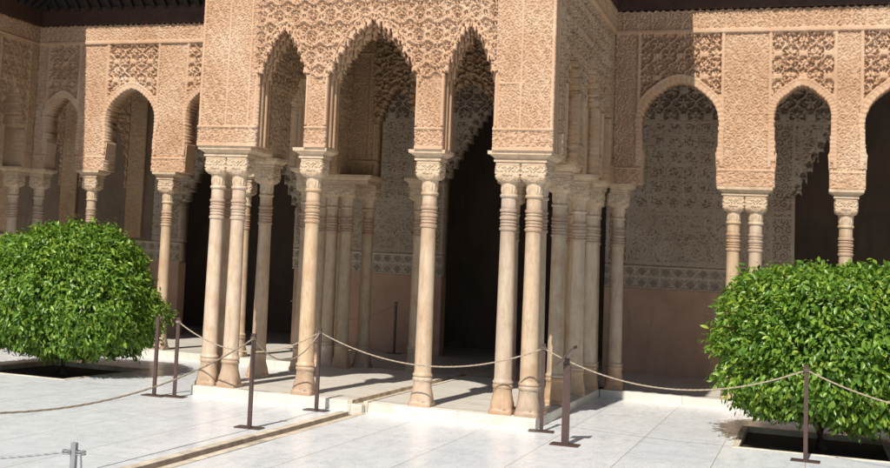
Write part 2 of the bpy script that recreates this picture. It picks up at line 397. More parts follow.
def cap_mesh():
    n=96; rs=[]; zz=np.linspace(2.225,2.342,12)
    V=[]
    for z in zz:                               # fluted bell
        t=(z-2.225)/.117; row=[]
        for k in range(n):
            a=TP*k/n; r=.078+.012*t**2+.007*abs(math.sin(a*7))*math.sin(math.pi*min(1,t*1.15+.05))
            row.append((r*math.cos(a),r*math.sin(a),z))
        rs.append(row)
    for z in np.linspace(2.345,2.535,32):      # cushion block with carved faces
        t=(z-2.345)/.19; p=2+12*min(1,t*2.2); q_=min(1,t*2.6); h=.090+.038*math.sqrt(max(0,1-(1-q_)**2)); row=[]
        for k in range(n):
            a=TP*(k+.5)/n; c,s=math.cos(a),math.sin(a); rr=h/((abs(c)**p+abs(s)**p)**(1/p))
            x,y=rr*c,rr*s; u=(x if abs(s)>abs(c) else y)
            g=math.cos(u*95+math.copysign(1,u)*math.sin(z*70)*1.2)*math.sin(z*88+2*math.cos(u*60))
            e=.008*(1 if g>.1 else -.6)*(1 if .04<t<.93 else 0)
            row.append(((rr+e)*c,(rr+e)*s,z))
        rs.append(row)
    b=MB(); b.rings(rs); return b
_sh=shaft_mesh();_ba=base_mesh();_ca=cap_mesh()
def to_me(mb,name,m,smooth):
    me=bpy.data.meshes.new(name); me.from_pydata(mb.v,[],mb.f); me.update(); me.materials.append(m)
    if smooth:
        me.polygons.foreach_set('use_smooth',[len(p.vertices)==4 for p in me.polygons])
        me.set_sharp_from_angle(angle=math.radians(50))
    return me
ME_SH=to_me(_sh,'column_shaft',M['marble'],True); ME_BA=to_me(_ba,'column_base',M['marble'],True); ME_BAS=[ME_BA]+[to_me(base_mesh(q),'column_base',M['marble'],True) for q in (8,15,21)]
ME_CA=to_me(_ca,'capital',M['cap'],False)
def column(x,y,parent,loc0=(0,0,0),rz=0):
    o=bpy.data.objects.new('column',ME_SH); COL.objects.link(o); o.parent=parent
    o.location=(x-loc0[0],y-loc0[1],-loc0[2]); o.rotation_euler=(0,0,rz)
    for nm,me in (('column_base',random.choice(ME_BAS)),('capital',ME_CA)):
        c=bpy.data.objects.new(nm,me); COL.objects.link(c); c.parent=o
    return o
def impost(cx0,cx1,cy0,cy1,parent,z=2.535,top=2.655):
    """moulded marble block over a group of capitals"""
    b=MB(); prof=[(0,.002),(.010,.002),(.011,.020),(.034,.022),(.035,.012),(.044,.014),(.058,.026),(.072,.046),(.080,.062),(.084,.064),(.085,.074),(.12,.076)]
    k=(top-z)/.12; rs=[]
    for dz,o in prof:
        rs.append([(cx0-o,cy0-o,z+dz*k),(cx1+o,cy0-o,z+dz*k),(cx1+o,cy1+o,z+dz*k),(cx0-o,cy1+o,z+dz*k)])
    b.rings(rs); return b.build('impost_moulding',M['cap'],parent)

# ================================================================== PAVILION
pav=empty('pavilion',(0,2.0,0)); PL=(0,2.0,0)
tag(pav,'projecting marble columned pavilion with carved rose stucco arches in the middle of the court','pavilion')
def pchild(o): o.parent=pav; o.matrix_parent_inverse=Matrix.Translation((0,-2.0,0)); return o
XB,XC=-.625,.675
cols=[(-1.768,0),(-1.51,0),(-1.768,.27),(XB,0),(XC,0),(1.51,0),(1.768,0),(1.768,.30),
      (-1.768,1.45),(-1.768,2.9),(1.768,1.5),(1.768,2.9),
      (-1.768,3.95),(-1.74,G),(-1.55,3.95),(-1.37,G),(1.768,3.95),(1.74,G),(1.55,3.95),(1.40,G)]
for i,(x,y) in enumerate(cols): column(x,y,pav,PL)
for g in [(-1.885,-1.39,-.12,.39),(XB-.12,XB+.12,-.12,.12),(XC-.12,XC+.12,-.12,.12),(1.39,1.885,-.12,.42),
          (-1.885,-1.65,1.33,1.57),(-1.885,-1.65,2.78,3.02),(1.65,1.885,1.38,1.62),(1.65,1.885,2.78,3.02),
          (-1.885,-1.25,3.83,4.45),(1.28,1.885,3.83,4.45)]:
    pchild(impost(*g,None))
ZT=4.94
A1=muq_open(-.975,.285,3.40,3.93,7,0,.04); A2=muq_open(.045,.495,3.42,3.99,9,.0,.05); A3=muq_open(1.10,.262,3.40,3.93,7,0,.04)
archs=[(-.975,.285,3.40,3.93,7),(.045,.495,3.42,3.99,9),(1.10,.262,3.40,3.93,7)]
def front_solid(u,v): return ~(A1(u,v)|A2(u,v)|A3(u,v))
def niches(u,v,arcs,h,off=.055,r=.0125):
    for (c,hw,zs,zc,n) in arcs:
        for k in range(n+1):
            for sg in (-1,1):
                t=(k+.5)/n if k<n else 1.0; ts=min(t,1)
                uu=c+sg*hw*min(t,1.0); top=zs+(zc-zs)*(1-ts**AEXP)+.01
                du=u-uu-sg*.018; dv=v-(top+off)
                rr=np.sqrt((du)**2+(dv*.8)**2)
                rim=(1-sst(np.abs(rr-(r+.012)),.004,.012))*(dv>-.01)
                h=np.where(rim>.5,.004,h); h=np.where(rr<r,-.05,h)
        # band hugging the opening
        t=np.abs(u-c)/hw; top=muq_top(t,zs,zc,n,hw,0,0)
        near=(t<1.10)&(v-top>-.03)&(v-top<.042); h=np.where(near,.024,h); near2=(t<1.14)&(v-top>=.042)&(v-top<.075)&(h<.012); h=np.where(near2,-.012+.02*(np.abs(np.sin(u*110))>.5),h)
        # second outer festoon
        top2=zs+(zc-zs)*(1-np.clip(t,0,1.12)**AEXP)+.13
        rb=(t<1.12)*(1-sst(np.abs(v-top2-.012*np.sin(u*70)),.008,.018)); h=np.where(rb>.5,.016,h)
    return h
def front_h(u,v):
    wide=((u<-1.66)|(u>1.72)); f=np.where(wide,scroll(u,v,.118,.024),scroll(u+.03,v,.084,.021))*.021-.017
    # frames of the corner piers
    for s,e in ((-1.97,-1.30),(1.38,1.97)):
        sgn=1 if s<0 else -1
        o=s if s<0 else e
        for d,w in ((.018,.03),(.335,.03),(.60,.018)):
            f=np.where(band(u,o+sgn*d,w)>.5,.010,f)
        # field borders: thin panel rows
    f=np.where((u<-1.33)&(np.abs(v-4.42)<.012),.008,f); f=np.where((u>1.40)&(u<1.66)&(np.abs(v-3.35)<.010),.006,f)
    # deep carving in the spandrels
    z=(u>-1.31)&(u<1.37)
    sb=lace(u-.045,v-3.5)
    # mid piers below the springing
    pier=((u>-.70)&(u<-.43))|((u>.52)&(u<.85))
    lim=3.42
    f=np.where(z&(v>lim),sb,f)
    f=niches(u,v,archs,f)
    for a,b_ in ((-.705,-.435),(.525,.845)):
        for x in (a+.02,b_-.02):
            f=np.where((np.abs(u-x)<.018)&(v<3.42)&(v>2.90),.012*np.sqrt(np.clip(1-((u-x)/.018)**2,0,1))+.006,f)
            f=np.where((np.abs(u-x)>=.018)&(np.abs(u-x)<.026)&(v<3.42)&(v>2.90)&(u>a)&(u<b_),-.012,f)
            f=np.where((np.abs(u-x)<.024)&(np.abs(v-3.36)<.03),.02,f)
    for x in (-1.285,1.385):
        f=np.where((np.abs(u-x)<.014)&(v<3.45)&(v>2.90),.012,f)
        f=np.where((np.abs(u-x)>=.014)&(np.abs(u-x)<.024)&(v<3.45)&(v>2.9),-.018,f)
    # inscription block at the foot
    f=np.where(v<2.88,.016+(arab(u,v,.04,.09)*.022-.018)*((v>2.69)&(v<2.855)),f)
    f=np.where((v>2.865)&(v<2.885),.028,f)
    f=np.where(v>4.66,.01+script(u*1.0,v,.07)*.02,f); f=np.where((v>4.63)&(v<4.67),.03,f)
    return f
fw=relief_wall('front_arcade',(0,-.2,0),(1,0,0),(0,-1,0),-1.97,1.97,2.655,ZT,.0078,front_solid,front_h,.10,M['stucco'],None); pchild(fw)
# hidden core and stepped muqarnas soffits behind the face
def layer(k,y0,th,m,phz,gr):
    sh=.016*k
    fs=[muq_open(c,hw-sh*.8,zs-.02*k,zc-.045*k,n+(k%2),phz,.05) for (c,hw,zs,zc,n) in archs]
    def so(u,v): return ~(fs[0](u,v)|fs[1](u,v)|fs[2](u,v))
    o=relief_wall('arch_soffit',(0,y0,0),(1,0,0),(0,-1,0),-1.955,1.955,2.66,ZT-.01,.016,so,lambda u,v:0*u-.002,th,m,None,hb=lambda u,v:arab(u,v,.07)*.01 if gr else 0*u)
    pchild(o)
layer(1,-.098,.085,M['stucco_shaded'],.5,False); layer(2,-.011,.085,M['stucco_shaded'],0,False); layer(1,.076,.11,M['stucco_shaded'],.5,True)

# side arcades
sarch=[(.86,.36,3.40,3.90,6),(2.2,.52,3.42,3.95,8),(3.42,.30,3.40,3.90,6)]
def side_solid(u,v):
    r=np.zeros_like(u,bool)
    for (c,hw,zs,zc,n) in sarch: r|=muq_open(c,hw,zs,zc,n,0,.05)(u,v)
    return ~r
def side_h(u,v):
    f=scroll(u,v,.125,.03)*.032-.026
    z=(u>.45)&(u<3.8)&(v>3.42); f=np.where(z,sebka(u,v-3.4,.24,.3)*.10-.085,f)
    f=niches(u,v,sarch,f)
    f=np.where(v<2.88,.018+script(u,v)*.008,f)
    for x in (.47,1.25,1.66,2.75,3.10,3.75):
        f=np.where((np.abs(u-x)<.025)&(v<3.45)&(v>2.88),.03*np.sqrt(np.clip(1-((u-x)/.025)**2,0,1)),f)
    f=np.where(v>4.66,.01+script(u,v,.07)*.015,f); f=np.where((v>4.62)&(v<4.67),.035,f)
    return f
for sx in (1,-1):
    o=relief_wall('side_arcade',(sx*1.972,0,0),(0,1,0),(sx,0,0),.215,GF-.004,2.656,ZT-.002,.0115,side_solid,side_h,.10,M['stucco_shaded'],None,hb=lambda u,v:arab(u,v,.06)*.012+np.where((v>3.5),sebka(u,v,.24,.3)*.03,0)); pchild(o)
for sx in (1,-1):
    for k,(x0,th) in enumerate(((.102,.07),(.174,.07),(.246,.09))):
        dk=(k+1)*.035
        def so_(u,v,dk=dk,k=k):
            r=np.zeros_like(u,bool)
            for (c,hw,zs,zc,n) in sarch: r|=muq_open(c,hw-dk,zs-.03*k,zc-.05*(k+1),n+(k%2),.5*(k%2),.06)(u,v)
            return ~r
        o=relief_wall('arch_soffit',(sx*(1.972-x0),0,0),(0,1,0),(sx,0,0),.23,GF-.01,2.66,ZT-.01,.016,so_,lambda u,v:0*u,th,M['stucco_shaded'],None,hb=(lambda u,v:arab(u,v,.06,.06)*.02-.01+np.where((v>3.5),sebka(u,v,.24,.3)*.03,0)) if k==2 else None); pchild(o)
# inner arcade on the gallery line mirrors the front
def in_h(u,v):
    f=front_h(u,v); z=(u>-1.31)&(u<1.37)&(v>3.42); g=sebka(u-.045,v-3.5,.26,.28)*.08-.065
    return np.where(z&(v<4.6)&(f<.013),g,f)
o=relief_wall('inner_arcade',(0,G-.17,0),(1,0,0),(0,-1,0),-1.63,1.63,2.66,ZT-.006,.0125,front_solid,in_h,.3,M['stucco_shaded'],None); pchild(o)
for q in (XB,XC): column(q,G,pav,PL); pchild(impost(q-.12,q+.12,G-.12,G+.12,None))
# ceiling, timber frieze, eaves and roof
b=MB(); b.box(-1.94,1.94,-.17,GF,4.945,5.0); pchild(b.build('ceiling',M['wood']))
b=MB(); b.box(-2.0,2.0,-.23,-.16,4.942,5.2); b.box(1.96,2.03,-.157,GF-.13,4.943,5.2); b.box(-2.03,-1.96,-.157,GF-.13,4.943,5.2); pchild(b.build('timber_frieze',M['woodred']))
def eave(pts_in,pts_out,name,m,z0,z1,th=.05):
    b=MB(); n=len(pts_in)
    for i in range(n-1):
        a,c=pts_in[i],pts_in[i+1]; d,e=pts_out[i],pts_out[i+1]
        v=[(a[0],a[1],z0),(c[0],c[1],z0),(e[0],e[1],z1),(d[0],d[1],z1)]; v2=[(x,y,z+th) for x,y,z in v]
        b.add(v+v2,[(0,1,2,3),(7,6,5,4),(0,4,5,1),(1,5,6,2),(2,6,7,3),(3,7,4,0)])
    return b.build(name,m)
EV=.86; EVG=.76
pin=[(2.0,GF-.2),(2.0,-.2),(-2.0,-.2),(-2.0,GF-.2)]; pout=[(2.0+EV,GF-.2),(2.0+EV,-.2-EV),(-2.0-EV,-.2-EV),(-2.0-EV,GF-.2)]
pchild(eave(pin,pout,'eave',M['wood'],5.2,5.72))
def rafters(b,p0,p1,nrm,z0,z1,step=.19,inset=.0,length=EV):
    p0=Vector(p0);p1=Vector(p1);d=(p1-p0);n=int(d.length/step);d.normalize();nrm=Vector(nrm)
    for i in range(n+1):
        c=p0+d*(i+.5)*step
        if (c-p0).length>(p1-p0).length: break
        w=d*.035; q=[]
        for t,zz in ((.0,z0),(.98,z0+(z1-z0)*.98)):
            for s in (-1,1):
                for dz in (-.075,-.004): q.append((c.x+w.x*s+nrm.x*length*t,c.y+w.y*s+nrm.y*length*t,zz+dz))
        b.add(q,[(0,1,3,2),(4,6,7,5),(0,4,5,1),(2,3,7,6),(0,2,6,4),(1,5,7,3)])
b=MB(); rafters(b,(-2,-.2),(2,-.2),(0,-1),5.2,5.72); rafters(b,(2.0,GF-.3),(2.0,-.2),(1,0),5.2,5.72); rafters(b,(-2,GF-.3),(-2,-.2),(-1,0),5.2,5.72)
pchild(b.build('rafter',M['wood']))
b=MB()
zr=5.80; X=2.0+EV+.02; Y0=-.2-EV-.02; Y1=GF+1.0
b.add([(-X,Y0,zr),(X,Y0,zr),(X,Y1,zr),(-X,Y1,zr),(-.3,2.2,7.6),(.3,2.2,7.6),(-X,Y0,zr-.05),(X,Y0,zr-.05),(X,Y1,zr-.05),(-X,Y1,zr-.05)],
      [(0,1,5,4),(1,2,5),(2,3,4,5),(3,0,4),(6,7,1,0),(7,8,2,1),(8,9,3,2),(9,6,0,3),(9,8,7,6)])
pchild(b.build('tiled_roof',M['tile']))
def tile_row(p0,p1,nrm,z,step=.19):
    b=MB(); p0=Vector(p0);p1=Vector(p1); d=(p1-p0); n=int(d.length/step); d.normalize(); nrm=Vector(nrm)
    for i in range(n):
        c=p0+d*(i+.5)*step; rs=[]
        for t_,rr in ((-.35,.062),(.04,.072)):
            rs.append([(c.x+nrm.x*t_+d.x*rr*math.cos(a),c.y+nrm.y*t_+d.y*rr*math.cos(a),z+rr*math.sin(a)-.035*(t_>0)) for a in np.linspace(0,TP,12,endpoint=False)])
        b.rings(rs)
    return b.build('eave_tile',M['tile'])
pchild(tile_row((-2-EV,-.2-EV-.02),(2+EV,-.2-EV-.02),(0,-1),5.79)); pchild(tile_row((2+EV-.02,-.2-EV),(2+EV-.02,GF-.8),(1,0),5.79)); pchild(tile_row((-2-EV-.02,-.2-EV),(-2-EV-.02,GF-1.0),(-1,0),5.79))
# marble platform of the pavilion: split round the water channel
CX0,CX1=-.015,.105
b=MB()
b.box(-1.885,CX0-.05,-.188,GF-.01,F-.05,0); b.box(CX1+.05,1.885,-.188,GF-.01,F-.05,0)
pchild(b.build('platform',M['riser'],bevel=.006))
b=MB(); b.box(-1.80,CX0-.055,-.10,GF+.3,-.02,.003); b.box(CX1+.055,1.80,-.10,GF+.3,-.02,.003); pchild(b.build('platform_paving',M['pfloor']))

# ================================================================== GALLERY
def gal_h(panels,arcs_r):
    def h(u,v):
        f=scroll(u,v,.125,.028)*.025-.021
        for (a,b_,c,hw,zc) in panels:
            ins=(u>a)&(u<b_)&(v<4.62)&(v>3.05)
            f=np.where(ins,sebka(u-c,v-3.9,.29,.29)*.075-.066,f)
            for x in (a,b_): f=np.where((np.abs(u-x)<.022)&(v>2.9)&(v<4.66),.016,f)
            # archivolt
            cz=zc-hw-.05; rr=np.sqrt((u-c)**2+(v-cz)**2); ang=np.arctan2(v-cz,np.abs(u-c)+1e-9)
            lim=hw+.05*sst(ang,.9,1.57)
            f=np.where((rr>=lim-.03)&(rr<lim+.075)&(v>cz-.25),.006+.010*np.abs(np.sin(ang*26)),f)
            f=np.where((rr>=lim+.075)&(rr<lim+.10)&(v>cz-.2)&ins,.02,f)
            jam=(np.abs(u-c)>hw-.09)&(np.abs(u-c)<hw+.045)&(v<cz)&(v>2.98)
            f=np.where(jam,.006+.008*np.abs(np.sin(v*60)),f)
        f=np.where((v>4.62)&(v<4.665),.03,f)
        f=np.where(v>=4.665,-.006+.028*np.maximum(scroll(u,v-4.665,.09,.026),band(np.mod(u,.18),.09,.012)),f)
        f=np.where(v<2.86,-.006+arab(u,v,.045,.09)*.022,f); f=np.where((v>2.85)&(v<2.87),.016,f)
        # plain small panels rhythm on piers
        return f
    return h
def gallery_wall(name,x0,x1,arches,parent):
    ops=[round_open(c,hw,zc) for (a,b_,c,hw,zc) in arches]
    def so(u,v):
        r=np.zeros_like(u,bool)
        for o in ops: r|=o(u,v)
        top=4.90+.022*np.abs(np.sin(TP*u/.18))
        return (~r)&(v<top)
    return relief_wall(name,(0,GF,0),(1,0,0),(0,-1,0),x0,x1,2.655,4.925,.0105,so,gal_h(arches,None),TH,M['stucco'],parent,hb=lambda u,v:arab(u,v,.07)*.01)
def corbel(x,sg,parent):
    b=MB(); rs=[]
    for z,o in ((2.66,.0),(2.70,.004),(2.90,.006),(2.905,.012),(3.0,.014),(3.08,.022),(3.085,.014),(3.13,.0)):
        o=max(o,.002)
        xs=sorted((x,x+sg*o)); rs.append([(xs[0],GF+.03,z),(xs[1],GF+.03,z),(xs[1],GF+TH-.03,z),(xs[0],GF+TH-.03,z)])
    b.rings(rs); return b.build('corbel',M['stucco'],parent)
gal_r=empty('gallery',(5,GF,0)); tag(gal_r,'sunlit arcaded gallery with carved stucco panels right of the pavilion','gallery')
gal_l=empty('gallery',(-5,GF,0)); tag(gal_l,'arcaded gallery half in shade behind the left orange tree','gallery')
def setp(o,p): o.parent=p; o.matrix_parent_inverse=Matrix.Translation(-Vector(p.location)); return o
RA=[(2.27,3.30,2.785,.475,3.99),(3.86,4.60,4.235,.325,3.93),(4.90,6.00,5.42,.49,3.99),(6.3,7.05,6.68,.325,3.93),(7.4,8.5,7.95,.475,3.99)]
LA=[(-6.70,-6.13,-6.40,.29,3.80),(-5.63,-4.74,-5.19,.425,3.92),(-4.26,-3.54,-3.90,.34,3.92),(-3.06,-2.16,-2.61,.42,3.92)]
setp(gallery_wall('arcade_wall',1.975,8.9,RA,None),gal_r)
setp(gallery_wall('arcade_wall',-6.9,-1.975,LA,None),gal_l)
for x in (2.04,3.45,3.71,4.735,6.06,6.31,7.2): 
    c=column(x,G,gal_r,(5,GF,0))
for x in (-2.03,-3.27,-4.55,-5.87,-6.83): 
    c=column(x,G,gal_l,(-5,GF,0))
for a in [(1.975,2.16),(3.33,3.83),(4.615,4.855),(5.95,6.43),(7.08,7.32)]: setp(impost(a[0],a[1],G-.12,G+.12,None),gal_r)
for a in [(-2.15,-1.975),(-3.39,-3.15),(-4.67,-4.43),(-5.99,-5.75),(-6.95,-6.71)]: setp(impost(a[0],a[1],G-.12,G+.12,None),gal_l)
for (a,b_,c,hw,zc) in RA[:3]:
    for sg in (-1,1): setp(corbel(c-sg*(hw-.012),sg,None),gal_r)
for (a,b_,c,hw,zc) in LA:
    for sg in (-1,1): setp(corbel(c-sg*(hw-.012),sg,None),gal_l)
# platforms
b=MB(); b.box(1.89,9.5,GF-.01,G+.35,F-.05,-.001); setp(b.build('platform',M['riser'],bevel=.006),gal_r)
b=MB(); b.box(-6.9,-1.89,GF-.01,G+.35,F-.05,-.001); setp(b.build('platform',M['riser'],bevel=.006),gal_l)
b=MB(); b.add([(-13,G+.2,.002),(12,G+.2,.002),(12,12,.002),(-13,12,.002)],[(0,1,2,3)]); gf=b.build('gallery_floor',M['pfloor']); tag(gf,kind='structure')
# eaves, ceiling, roofs
for p,x0,x1,pin_ in ((gal_r,1.97,9.5,0),(gal_l,-6.85,-1.97,0)):
    b=MB(); b.box(x0,x1,GF-.06,GF+.02,4.928,5.2); setp(b.build('timber_frieze',M['woodred']),p)
    setp(eave([(x0-.1,GF-.03),(x1+.1,GF-.03)],[(x0-.1,GF-.03-EVG),(x1+.1,GF-.03-EVG)],'eave',M['wood'],5.195,5.765),p)
    b=MB(); rafters(b,(x0,GF-.03),(x1,GF-.03),(0,-1),5.195,5.765,length=EVG); setp(b.build('rafter',M['wood']),p)
    b=MB(); b.box(*((-2.04,x1) if x0>0 else (x0-5.5,-2.05)),GF+.03+.5*0,BW+.7,5.01,5.08); setp(b.build('ceiling',M['wood']),p)
    setp(tile_row((x0-.1,GF-.03-EVG-.03),(x1,GF-.03-EVG-.03),(0,-1),5.86),p)
    b=MB(); zz=5.84; ya=GF-.03-EVG-.02
    b.add([(x0-.1,ya,zz),(x1+.1,ya,zz),(x1+.1,BW+.6,7.2),(x0-.1,BW+.6,7.2),(x0-.1,ya,zz+.08),(x1+.1,ya,zz+.08),(x1+.1,BW+.6,7.3),(x0-.1,BW+.6,7.3)],[(0,3,2,1),(4,5,6,7),(0,1,5,4),(1,2,6,5),(2,3,7,6),(3,0,4,7)])
    setp(b.build('tiled_roof',M['tile']),p)
# back wall of the gallery ---------------------------------------
bw=empty('back_wall',(0,BW,0)); tag(bw,'shaded gallery back wall of carved panels over a pink plaster dado with dark doorways','wall')
D0=muq_open(.10,1.30,2.85,4.45,17,0,.05); DL=muq_open(-4.93,1.09,2.3,3.9,15,0,.05); DR=muq_open(5.6,1.47,2.75,4.6,19,0,.05)
def bsolid(u,v): return ~(D0(u,v)|DL(u,v)|DR(u,v))
barcs=[(.10,1.30,2.85,4.45,17),(5.6,1.47,2.75,4.6,19),(-4.93,1.09,2.3,3.9,15)]
def tracery(u,v):
    hi=np.maximum(girih(u,v,.24,.10),.8*(arab(u,v,.105,.05)>.4))
    lo=np.maximum(tri(u,v-1.72,.42,.38),0); lo=np.where(lo>.45,1,.9*(arab(u,v,.07,.05)>.4))
    t=np.where(v>2.5,hi,lo)
    t=np.where(v>3.95,sebka(u,v,.36,.42),t)
    for c,hw in ((.1,1.3),(5.6,1.47),(-4.93,1.09)):
        d=np.abs(u-c)-hw; t=np.where((d>0)&(d<.34)&(v<3.9),scroll(u,v,.15,.04),t)
        for e in (.03,.33): t=np.where((np.abs(d-e)<.022)&(v<3.9),1,t)
    for z in (1.70,2.47,2.55,3.9): t=np.where(np.abs(v-z)<.02,1,t)
    return t
def bh(u,v):
    t=tracery(u,v); f=(t>.5)*.010+t*.002
    f=np.where(v>3.95,t*.05-.03,f)
    return niches(u,v,barcs,f,.09,.035)
def so2(a,b_): return lambda u,v: bsolid(u,v)
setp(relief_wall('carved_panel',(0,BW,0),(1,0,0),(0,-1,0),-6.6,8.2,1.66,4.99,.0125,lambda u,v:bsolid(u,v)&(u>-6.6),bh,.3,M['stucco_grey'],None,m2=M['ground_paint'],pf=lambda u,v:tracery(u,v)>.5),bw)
b=MB(); b.box(-11.5,-6.6,BW-.01,BW+.28,1.661,4.985); setp(b.build('plain_wall',M['shade_wall']),bw)
for x0_ in (-7.15,-8.55,-10.0):
    setp(relief_wall('pilaster',(0,BW-.07,0),(1,0,0),(0,-1,0),x0_,x0_+.34,1.70,4.9,.02,None,lambda u,v:scroll(u,v,.16,.045)*.02-.01,.058,M['stucco_shaded'],None),bw)
for x0_,x1_ in ((-8.19,-7.17),(-9.64,-8.57)):
    cc=(x0_+x1_)/2; hh=(x1_-x0_)/2
    setp(relief_wall('blind_arch',(0,BW-.055,0),(1,0,0),(0,-1,0),x0_,x1_,2.6,4.8,.018,lambda u,v,cc=cc,hh=hh:~muq_open(cc,hh-.05,3.1,4.0,8,0,.05)(u,v),lambda u,v:sebka(u,v,.3,.34)*.05-.04,.043,M['stucco_shaded'],None),bw)
setp(relief_wall('tile_band',(0,BW-.006,0),(1,0,0),(0,-1,0),-11.5,8.2,1.30,1.655,.0125,bsolid,lambda u,v:.006*(girih(u,v-1.39,.178,.10)>.5)+band(v,1.31,.02)*.01+band(v,1.64,.02)*.01,.28,M['tile_pale'],None,m2=M['tile_dark'],pf=lambda u,v:(girih(u,v-1.39,.178,.10)>.5)|(v<1.33)|(v>1.62)),bw)
b=MB()
for x0,x1 in ((-11.5,-6.02),(-3.8,-1.2),(1.4,4.13),(7.07,9)): b.box(x0,x1,BW-.012,BW+.28,0,1.295)
setp(b.build('plaster_dado',M['plaster']),bw)
# rooms behind the doorways
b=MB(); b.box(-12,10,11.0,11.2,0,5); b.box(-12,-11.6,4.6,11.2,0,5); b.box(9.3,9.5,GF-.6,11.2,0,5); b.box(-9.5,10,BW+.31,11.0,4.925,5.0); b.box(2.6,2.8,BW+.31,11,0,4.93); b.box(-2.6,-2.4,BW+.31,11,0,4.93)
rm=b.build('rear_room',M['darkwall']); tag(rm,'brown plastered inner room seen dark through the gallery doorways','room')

# ================================================================== LEFT WING (faces the court from the left)
wg=empty('side_gallery',(-7.2,1,0)); tag(wg,'shaded side gallery with arches at the left edge of the court','gallery')
WX=-6.9
WAR=[(3.52,.36,3.88),(2.55,.30,3.85),(1.4,.55,3.95),(0.2,.36,3.88)]
wops=[muq_open(c,hw,3.2,zc,6,0,.05) for c,hw,zc in WAR]
def wso(u,v):
    r=np.zeros_like(u,bool)
    for o in wops: r|=o(u,v)
    return (~r)&(v<4.90+.02*np.abs(np.sin(TP*u/.18)))
def wh(u,v):
    f=arab(u,v,.06)*.014
    for c,hw,zc in WAR: f=np.where((np.abs(u-c)<hw+.06)&(v>3.2)&(v<4.6),sebka(u-c,v,.26,.32)*.055-.045,f); f=np.where((np.abs(np.abs(u-c)-hw-.06)<.02)&(v>2.9)&(v<4.65),.018,f)
    f=np.where((v>4.62)&(v<4.66),.03,f); f=np.where(v<2.86,.012+script(u,v)*.006,f); return f
setp(relief_wall('arcade_wall',(WX,0,0),(0,1,0),(1,0,0),-.5,GF-.003,2.656,4.922,.016,wso,wh,TH,M['stucco_shaded'],None),wg)
for y in (3.98,3.05,2.05,.75): column(WX-.18,y,wg,(-7.2,1,0))
for a in [(3.86,4.15),(2.9,3.2),(1.93,2.17),(.63,.87)]: setp(impost(WX-.3,WX-.06,a[0],a[1],None),wg)
b=MB(); b.box(WX-.05,WX+.06,-.6,GF-.07,4.926,5.2); setp(b.build('timber_frieze',M['woodred']),wg)
setp(eave([(WX+.03,GF-.05),(WX+.03,-.6)],[(WX+.03+.73,GF-.05),(WX+.03+.73,-.6)],'eave',M['wood'],5.19,5.72),wg)
b=MB(); rafters(b,(WX+.03,GF-.1),(WX+.03,-.6),(1,0),5.19,5.72,length=.72); setp(b.build('rafter',M['wood']),wg)
b=MB(); b.box(-9.5,WX-.3,-.6,GF+3,4.93,5.0); setp(b.build('ceiling',M['wood']),wg)
b=MB(); b.add([(-6.14,-.7,5.78),(-6.14,GF+1,5.78),(-9.6,GF+4,7.2),(-9.6,-.7,7.2),(-6.14,-.7,5.86),(-6.14,GF+1,5.86),(-9.6,GF+4,7.28),(-9.6,-.7,7.28)],[(0,3,2,1),(4,5,6,7),(0,1,5,4),(1,2,6,5),(2,3,7,6),(3,0,4,7)]); setp(b.build('tiled_roof',M['tile']),wg); setp(tile_row((-6.14,-.6),(-6.14,GF-.3),(1,0),5.78),wg)
b=MB(); b.box(-9.6,WX+.02,-.7,GF-.015,F-.05,0); setp(b.build('platform',M['riser'],bevel=.006),wg)
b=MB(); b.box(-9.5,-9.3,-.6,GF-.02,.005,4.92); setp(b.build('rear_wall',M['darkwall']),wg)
b=MB(); b.box(-9.25,-9.2,2.2,3.9,.01,2.6); setp(b.build('door',M['red_hang']),wg)

# ================================================================== GROUND
holes=[(-5.05,-3.66,.05,2.12),(3.74,5.05,.12,2.12),(CX0,CX1,-9.,-.19)]
xs=sorted({-60,60,*[h for q in holes for h in q[:2]]}); ys=sorted({-60,60,*[h for q in holes for h in q[2:]]})
b=MB()
for i in range(len(xs)-1):
    for j in range(len(ys)-1):
        cx,cy=(xs[i]+xs[i+1])/2,(ys[j]+ys[j+1])/2
        if any(h[0]<cx<h[1] and h[2]<cy<h[3] for h in holes): continue
        b.add([(xs[i],ys[j],F),(xs[i+1],ys[j],F),(xs[i+1],ys[j+1],F),(xs[i],ys[j+1],F)],[(0,1,2,3)])
cf=b.build('court_floor',M['court']); tag(cf,kind='structure')
# channel
b=MB(); b.box(CX0-.004,CX1+.004,-9.0,-.19,F-.09,F-.055)
ch=b.build('water_channel',M['groove']); tag(ch,kind='structure')
b=MB()
for x0,x1 in ((CX0-.085,CX0),(CX1,CX1+.075)):
    y=-9.0; r=random.Random(5)
    while y<-.33:
        l=r.uniform(.8,1.5); y2=min(y+l,-.30); dz=r.uniform(.004,.012); b.box(x0,x1,y,y2-.006,F-.085,F+dz); y=y2
ck=b.build('channel_kerb',M['curb'],bevel=.004); tag(ck,kind='structure')
b=MB(); b.box(CX0-.048,CX0-.0,-.187,G+1.5,F-.04,.012); b.box(CX1+.0,CX1+.048,-.187,G+1.5,F-.04,.010); b.box(CX0,CX1,-.12,G+1.5,F-.04,-.035); pchild(b.build('channel_lining',M['curb'],bevel=.004))
b=MB(); b.box(CX0-.02,CX1+.02,-.30,-.192,F-.03,F+.085); sb=b.build('channel_spout',M['riser'],bevel=.01); tag(sb,'small white marble block where the channel drops from the pavilion platform','channel spout')

